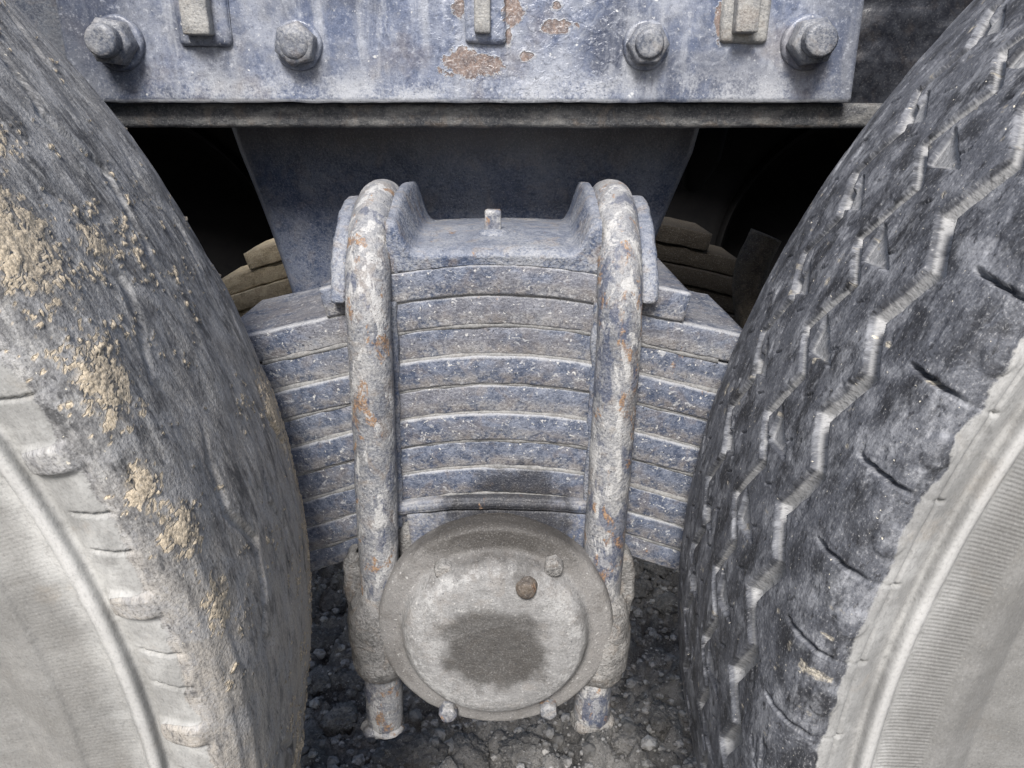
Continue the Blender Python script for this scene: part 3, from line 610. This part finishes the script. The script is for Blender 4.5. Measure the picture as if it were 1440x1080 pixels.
# ------------------------------------------------------------------ leaf spring
SX = -.0115
sp = empty('leaf_spring', (SX, .545, -.30 + CZ)); tag(sp, 'thick stack of arched blue-grey spring leaves clamped by two rusty bolts', 'leaf spring')
def drop(x):
    d = np.abs(np.asarray(x) - SX); return np.where(d < .075, 1.45 * d * d, 1.45 * .075 ** 2 + (d - .075) * .2175)
def fan(i): return lambda x: drop(x) + .017 * i * np.clip(np.abs(np.asarray(x) - SX) - .075, 0, 9)      # lower leaves hang a little more
def leaf(name, ztop, th, x0, x1, y0, y1, mat, parent, seed, skew0=.0, skew1=.0, dr=drop, step=.0028, rg=1.0):
    xs = np.linspace(x0, x1, int((x1 - x0) / step) + 2); n = 9
    rc = .0024; hw = th / 2
    # section, starting at the back: top back -> top front -> rounded front edge -> bottom front -> bottom back
    sec = [(y1, hw - .0003), ((y0 + y1) / 2, hw - .0003), (y0 + .022, hw - .0003), (y0 + .012, hw - .0003)]
    for k in range(n + 1):
        a = math.pi / 2 * k / n; sec.append((y0 + rc * 1.1 * (1 - math.sin(a)), hw - .0003 - rc * (1 - math.cos(a))))
    for t in np.linspace(.75, -.75, 7): sec.append((y0 - .0008 * (1 - t * t), (hw - rc) * t))
    for k in range(n + 1):
        a = math.pi / 2 * k / n; sec.append((y0 + rc * 1.1 * (1 - math.cos(a)), -(hw - .0003 - rc) - rc * math.sin(a)))
    sec += [(y0 + .012, -hw + .0003), (y1, -hw + .0003), (y1, hw - .0003)]
    sec = np.array(sec); m_ = len(sec); V = np.zeros((len(xs), m_, 3))
    zc = ztop - hw - dr(xs)
    sl = -np.gradient(dr(xs), xs); cn = 1 / np.sqrt(1 + sl * sl); sn = sl * cn
    q = sec[:, 1]
    sk = np.zeros((len(xs), m_)); tt = (xs - x0) / (x1 - x0)
    fr_ = (sec[:, 0] - y0) / (y1 - y0)
    sk += skew0 * fr_[None, :] * sstep(tt, .12, 0)[:, None] + skew1 * fr_[None, :] * sstep(tt, .88, 1)[:, None]
    V[..., 0] = xs[:, None] - sn[:, None] * q[None, :] + sk
    V[..., 2] = zc[:, None] + cn[:, None] * q[None, :] - (dr(xs[:, None] + sk) - dr(xs)[:, None])
    V[..., 1] = sec[None, :, 0]
    front = (sec[:, 0] < y0 + .011)
    nz = (fbm(xs[:, None] * 55 + seed * 7, q[None, :] * 55 + seed, 3.3, 4) - .5) * .0020 + (fbm(xs[:, None] * 210 + seed * 7, q[None, :] * 210 + seed, 1.3, 3) - .5) * .0010
    V[..., 1] += nz * front[None, :] * rg
    V[..., 2] += (fbm(xs[:, None] * 90 + seed * 3, sec[None, :, 0] * 90, 5.1, 3) - .5) * .0012 * rg
    e0 = V[:1].mean(1, keepdims=True).repeat(m_, 1); e1 = V[-1:].mean(1, keepdims=True).repeat(m_, 1)
    W = np.concatenate([e0, V, e1], 0); me = gridmesh(name, W[:, ::-1])
    j = np.clip(np.abs(q) / hw, 0, 1) ** 3; j = np.where(sec[:, 0] > y0 + .006, .15, j); lo = np.where(sec[:, 0] > y0 + .006, .45, sstep(-q / hw, -.2, .5))
    fattr(me, 'joint', np.broadcast_to(j[None, ::-1], W.shape[:2])); fattr(me, 'low', np.broadcast_to(lo[None, ::-1], W.shape[:2]))
    return link(name, me, mat, parent)
Y0, Y1 = .485, .605
z = -.0954
leaf('leaf', z, .0204, -.121, .1125, Y0 - .002, Y1, M_leaf, sp, 1, .0, -.0)
z -= .0204
ths = [.0204] * 7 + [.018, .018]
offs = [0, .0012, -.0008, .0006, -.001, .001, 0, -.0006, .0008]
for i, t in enumerate(ths):
    leaf('leaf', z, t, -.198 - .018 * i, .154 + .018 * i, Y0 + offs[i], Y1, M_leaf, sp, i + 2, dr=fan(i))
    z -= t
ZB = z
jz = -.0954
for i, t in enumerate([.0204] * 8 + [.018]):
    jz -= t; x0, x1 = ((-.118, .110) if i == 0 else (-.165 - .018 * (i - 1), .138 + .018 * (i - 1))); x0 = max(x0, -.26); x1 = min(x1, .24)
    xs = np.arange(x0, x1, .0022); nn = fbm(xs * 70, i * 3.3 + 0 * xs, 1.1, 4)
    pts = np.stack([xs, Y0 + .0022 + .0012 * (fbm(xs * 40, i * 9.1 + 0 * xs, 4., 3) - .5), jz - fan(max(i - .5, 0))(xs) + .0006 * (nn - .5)], 1)
    T_ = np.tile([0., 1, 0], (len(xs), 1)); th = np.linspace(0, 2 * np.pi, 9); rad = .0015 + .0035 * np.clip(nn - .40, 0, 1)
    V = pts[:, None, :] + rad[:, None, None] * np.stack([0 * th, np.cos(th) * .8, np.sin(th)], -1)[None]
    link('dust_seam', gridmesh('dust_seam', V), M_seam, sp)
# top clamp: a saddle whose raised ridges hold the two bolts in grooves
BX = (-.0903, .0678); BXB = (-.0976, .0607); BY, BR, TR, BZ = .545, .0738, .0141, -.1372
def bx_at(k, zz_): return np.interp(zz_, [-.45, -.16], [BXB[k], BX[k]])
cl = None
xs = np.linspace(BX[0] + .012, BX[1] - .012, 60); ys = np.linspace(0, 1, 40)
V = []
for x in xs:
    d_ = float(drop(x)); e = min(x - xs[0], xs[-1] - x); lift = .030 * (1 - sstep(e, .004, .019)) ** 1.5
    row = [(x, .612, -.0954 - d_), ]
    row += [(x, .612, -.09 - d_ * .5), (x, .608, -.084 - d_ * .4 + lift)]
    for t in np.linspace(0, 1, 14): row.append((x, .604 - t * .108, -.0815 - .0035 * (2 * t - 1) ** 2 - d_ * .35 + lift * (1 - .35 * t ** 3)))
    zt = row[-1][2]; zb = -.0962 - d_
    for a in np.linspace(.12, 1, 8): row.append((x, .496 - .0135 * math.sin(a * math.pi / 2), zt - .006 * (1 - math.cos(a * math.pi / 2))))
    zt = row[-1][2]
    for t in np.linspace(.12, 1, 10): row.append((x, .4825 + .001 * t, zt + (zb - zt) * t))
    row.append((x, .5, zb - .0005)); V.append(row)
V = np.array(V); me = gridmesh('top_clamp', V); me.flip_normals(); roughen(me, .0008, 70, 2, 4); roughen(me, .0004, 300, 5, 3)
cl = link('top_clamp', me, M_clamp, sp)
def ridge(x0, x1, rad, zlow, seed):
    pts = []
    a0 = math.asin(max(-1, min(1, (zlow - BZ) / rad)))
    for a in np.linspace(a0, math.pi - a0, 30): pts.append((BY + rad * math.cos(a), BZ + rad * math.sin(a)))
    bm = prism(pts, 0, x0, x1); bevel(bm, .0035, 3, 30); dice(bm, .006); me = bm_mesh('ridge', bm); roughen(me, .0010, 110, seed, 4, .0006, 140); return me
for k in (0, 1):
    s = -1 if k == 0 else 1; xc = BX[k]
    lo, hi = sorted((xc + s * .0130, xc + s * .0240)); link('ridge', ridge(lo, hi, .0765, -.119, 3 + k), M_clamp, cl)         # outer
    lo, hi = sorted((xc - s * .0135, xc - s * .0205)); link('ridge', ridge(lo, hi, .0715, -.102, 8 + k), M_clamp, cl)         # inner
    link('ridge', ridge(xc - .0145, xc + .0145, .0605, -.118, 12 + k), M_clamp, cl)                                         # bed under the bolt
pb = P(694, 329, .526)
bm = prism([(pb[0] - .0055, pb[1] - .005), (pb[0] + .0055, pb[1] - .0055), (pb[0] + .005, pb[1] + .005), (pb[0] - .005, pb[1] + .0055)], 1, 0, 1); bm.free()
bm = box(pb[0] - .0054, pb[0] + .0054, pb[1] - .0054, pb[1] + .0054, -.09, -.0675); bevel(bm, .0014, 2); dice(bm, .004); me = bm_mesh('centre_pin', bm); roughen(me, .0010, 180, 4); pin = link('centre_pin', me, M_bolt, sp)
pr = dense([(.0125, -.0865), (.0115, -.0825), (.009, -.080), (.005, -.079)], .0012); me = gridmesh('pin_base', lathe(pr, pb[0], 0, 28, 2, pb[1]), True); roughen(me, .0018, 110, 9); link('pin_base', me, M_clamp, pin)
for k in (0, 1):
    zl = np.arange(-.452 if k == 0 else -.447, BZ, .0035); pts = [(bx_at(k, zz_), BY - BR, zz_) for zz_ in zl]
    for a in np.linspace(math.pi, 0, 70): pts.append((BX[k], BY + BR * math.cos(a), BZ + BR * math.sin(a)))
    pts += [(bx_at(k, zz_), BY + BR, zz_) for zz_ in zl[::-1]]
    pts = np.array(pts); rad = np.full(len(pts), TR); rad[:2] *= (.8, .93); 
    me = weld(gridmesh('u_bolt', tube(pts, rad, 40))); roughen(me, .0007, 35, 6 + k, 3); roughen(me, .00035, 190, 2 + k, 4, .0004, 90)
    link('u_bolt', me, M_bolt, sp)
# crust of dirt packed beside the bolt legs, against the leaves
for k in (0, 1):
    for s in (-1, 1):
        zz_ = np.linspace(-.12, -.285, 60); pts = np.stack([bx_at(k, zz_) + s * .0125 + .0015 * (fbm(zz_ * 60, k + s * 3.1, 0., 3) - .5), np.full(60, .4845), zz_], 1)
        me = weld(gridmesh('dirt_seam', tube(pts, .0030 + .0028 * (fbm(zz_ * 90, k * 5. + s, 2., 3) - .4), 10))); roughen(me, .0012, 160, k + s); link('dirt_seam', me, M_clamp, sp)

# ------------------------------------------------------------------ trunnion hub below the spring
hb = empty('trunnion_hub', (HC[0], .50, HC[2] + CZ)); tag(hb, 'round grey hub with domed oil-stained cap bolted below the leaf spring', 'hub')
flat = lambda x: 1.0 * (np.asarray(x) - SX) ** 2
leaf('spacer_plate', -.2588, .010, -.082, .0585, Y0 - .006, Y1, M_seat, hb, 31, dr=flat)
leaf('spring_seat', -.2688, .036, -.0725, .0535, Y0 - .004, Y1, M_seat, hb, 33, dr=lambda x: .9 * (np.asarray(x) - SX) ** 2)
bm = box(-.098, .076, .490, .60, -.43, -.285); bevel(bm, .012, 3); dice(bm, .01); me = bm_mesh('saddle', bm); roughen(me, .002, 60, 3); link('saddle', me, M_cast, hb)
prof = dense([(.074, .56), (.0755, .475), (.0765, .4695), (.0805, .4690), (.0822, .4675), (.0828, .465), (.0828, .4545), (.0820, .4515), (.0800, .4495), (.074, .4488), (.0675, .4484), (.0655, .4470), (.0640, .4435), (.0622, .4395), (.059, .4362), (.054, .4340), (.047, .4328), (.038, .4325), (.025, .4330), (.012, .4334), (.0004, .4335)], .0014)
me = gridmesh('hub_cap', lathe(prof, HC[0], HC[2], 200), True); roughen(me, .0006, 40, 5, 4); roughen(me, .00030, 260, 7, 3)
hc = link('hub_cap', me, M_hub, hb)
for px, py in ((625, 797), (778, 793), (628, 1001), (771, 993)):
    q = P(px, py, .4475); d = q - np.array([HC[0], q[1], HC[2]]); r_ = np.hypot(d[0], d[2]); q = np.array([HC[0] + d[0] / r_ * min(r_, .0755), q[1], HC[2] + d[2] / r_ * min(r_, .0755)])
    bm = hexnut(q[0], q[2], .4500, .4400, .0068, px * .1); me = bm_mesh('cap_bolt', bm); roughen(me, .0005, 250, px); link('cap_bolt', me, M_cast if py < 900 else M_bolt, hc)
q = P(740, 824, .436); pr = dense([(.0085, .4415), (.0080, .4355), (.0068, .4325), (.0062, .4300), (.0050, .4288), (.0, .4286)], .0012)
me = gridmesh('filler_plug', lathe(pr, q[0], q[2], 36), True); roughen(me, .0010, 150, 2); link('filler_plug', me, M_plug, hc)
for k in (0, 1):
    s = -1 if k == 0 else 1; x0 = bx_at(k, -.38)
    zt, zb = -.336, (-.398 if k == 0 else -.404)
    pr = dense([(.004, zt + .012), (.014, zt + .008), (.0195, zt), (.0225, zt - .012), (.0235, zt - .03), (.0225, zb + .012), (.0195, zb + .003), (.0165, zb), (.004, zb - .001)], .002)
    Vb = lathe(pr, x0 + s * .001, 0, 48, 2, .4725); me = gridmesh('clamp_boss', Vb, True); roughen(me, .0028, 40, 4 + k, 4); roughen(me, .0009, 200, 3 + k, 3); bo = link('clamp_boss', me, M_cast, hb)
    # outer cheek that climbs beside the bolt leg
    pts = [(x0 + s * .006, -.375), (x0 + s * .024, -.372), (x0 + s * .0255, -.335), (x0 + s * .0245, -.305), (x0 + s * .018, -.297), (x0 + s * .011, -.302), (x0 + s * .008, -.33)]
    bm = prism(pts, 1, .470, .53); bevel(bm, .006, 4); dice(bm, .005); me = bm_mesh('cheek', bm); roughen(me, .0025, 55, 9 + k, 4); roughen(me, .0010, 220, 3, 3); link('cheek', me, M_cast, bo)
    # inner corner lump between the leg and the seat
    bm = box(*sorted((x0 - s * .012, x0 - s * .026)), .481, .52, -.335, -.283); bevel(bm, .006, 4); dice(bm, .005); me = bm_mesh('corner_lug', bm); roughen(me, .0022, 70, 5 + k, 4); link('corner_lug', me, M_cast, bo)
    # caked mud on the bolt end
    V_, F2 = stone_v(40 + k, 3); V_ = V_ * (.016, .015, .010) + (x0 - .003, .4715, -.450 if k == 0 else -.445); me = mesh('mud_lump', V_, F2); roughen(me, .003, 120, k); link('mud_lump', me, M_bolt if k == 0 else M_cast, bo)

# ------------------------------------------------------------------ far side of the axle, in the dark
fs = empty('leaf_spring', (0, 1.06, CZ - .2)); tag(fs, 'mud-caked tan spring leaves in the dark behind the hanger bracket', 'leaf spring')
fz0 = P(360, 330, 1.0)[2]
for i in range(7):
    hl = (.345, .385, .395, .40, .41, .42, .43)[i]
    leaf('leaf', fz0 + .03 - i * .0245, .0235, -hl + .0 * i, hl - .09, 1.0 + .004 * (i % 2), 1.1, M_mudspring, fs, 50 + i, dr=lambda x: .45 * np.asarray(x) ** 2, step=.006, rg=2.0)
q0 = P(1078, 330, .80); q1 = P(1062, 460, .80)
pts = np.linspace(q0, q1, 40); pts[:, 0] += -.012 * np.sin(np.linspace(0, math.pi, 40)); me = weld(gridmesh('torque_rod', tube(np.vstack([pts, [q1 + (0, 0, -.1)]]), np.r_[np.full(40, .017), .017], 24))); roughen(me, .002, 60, 2)
tag(link('torque_rod', me, M_rod), 'tan mud-coated upright rod end in the dark beside the zigzag tyre', 'torque rod')
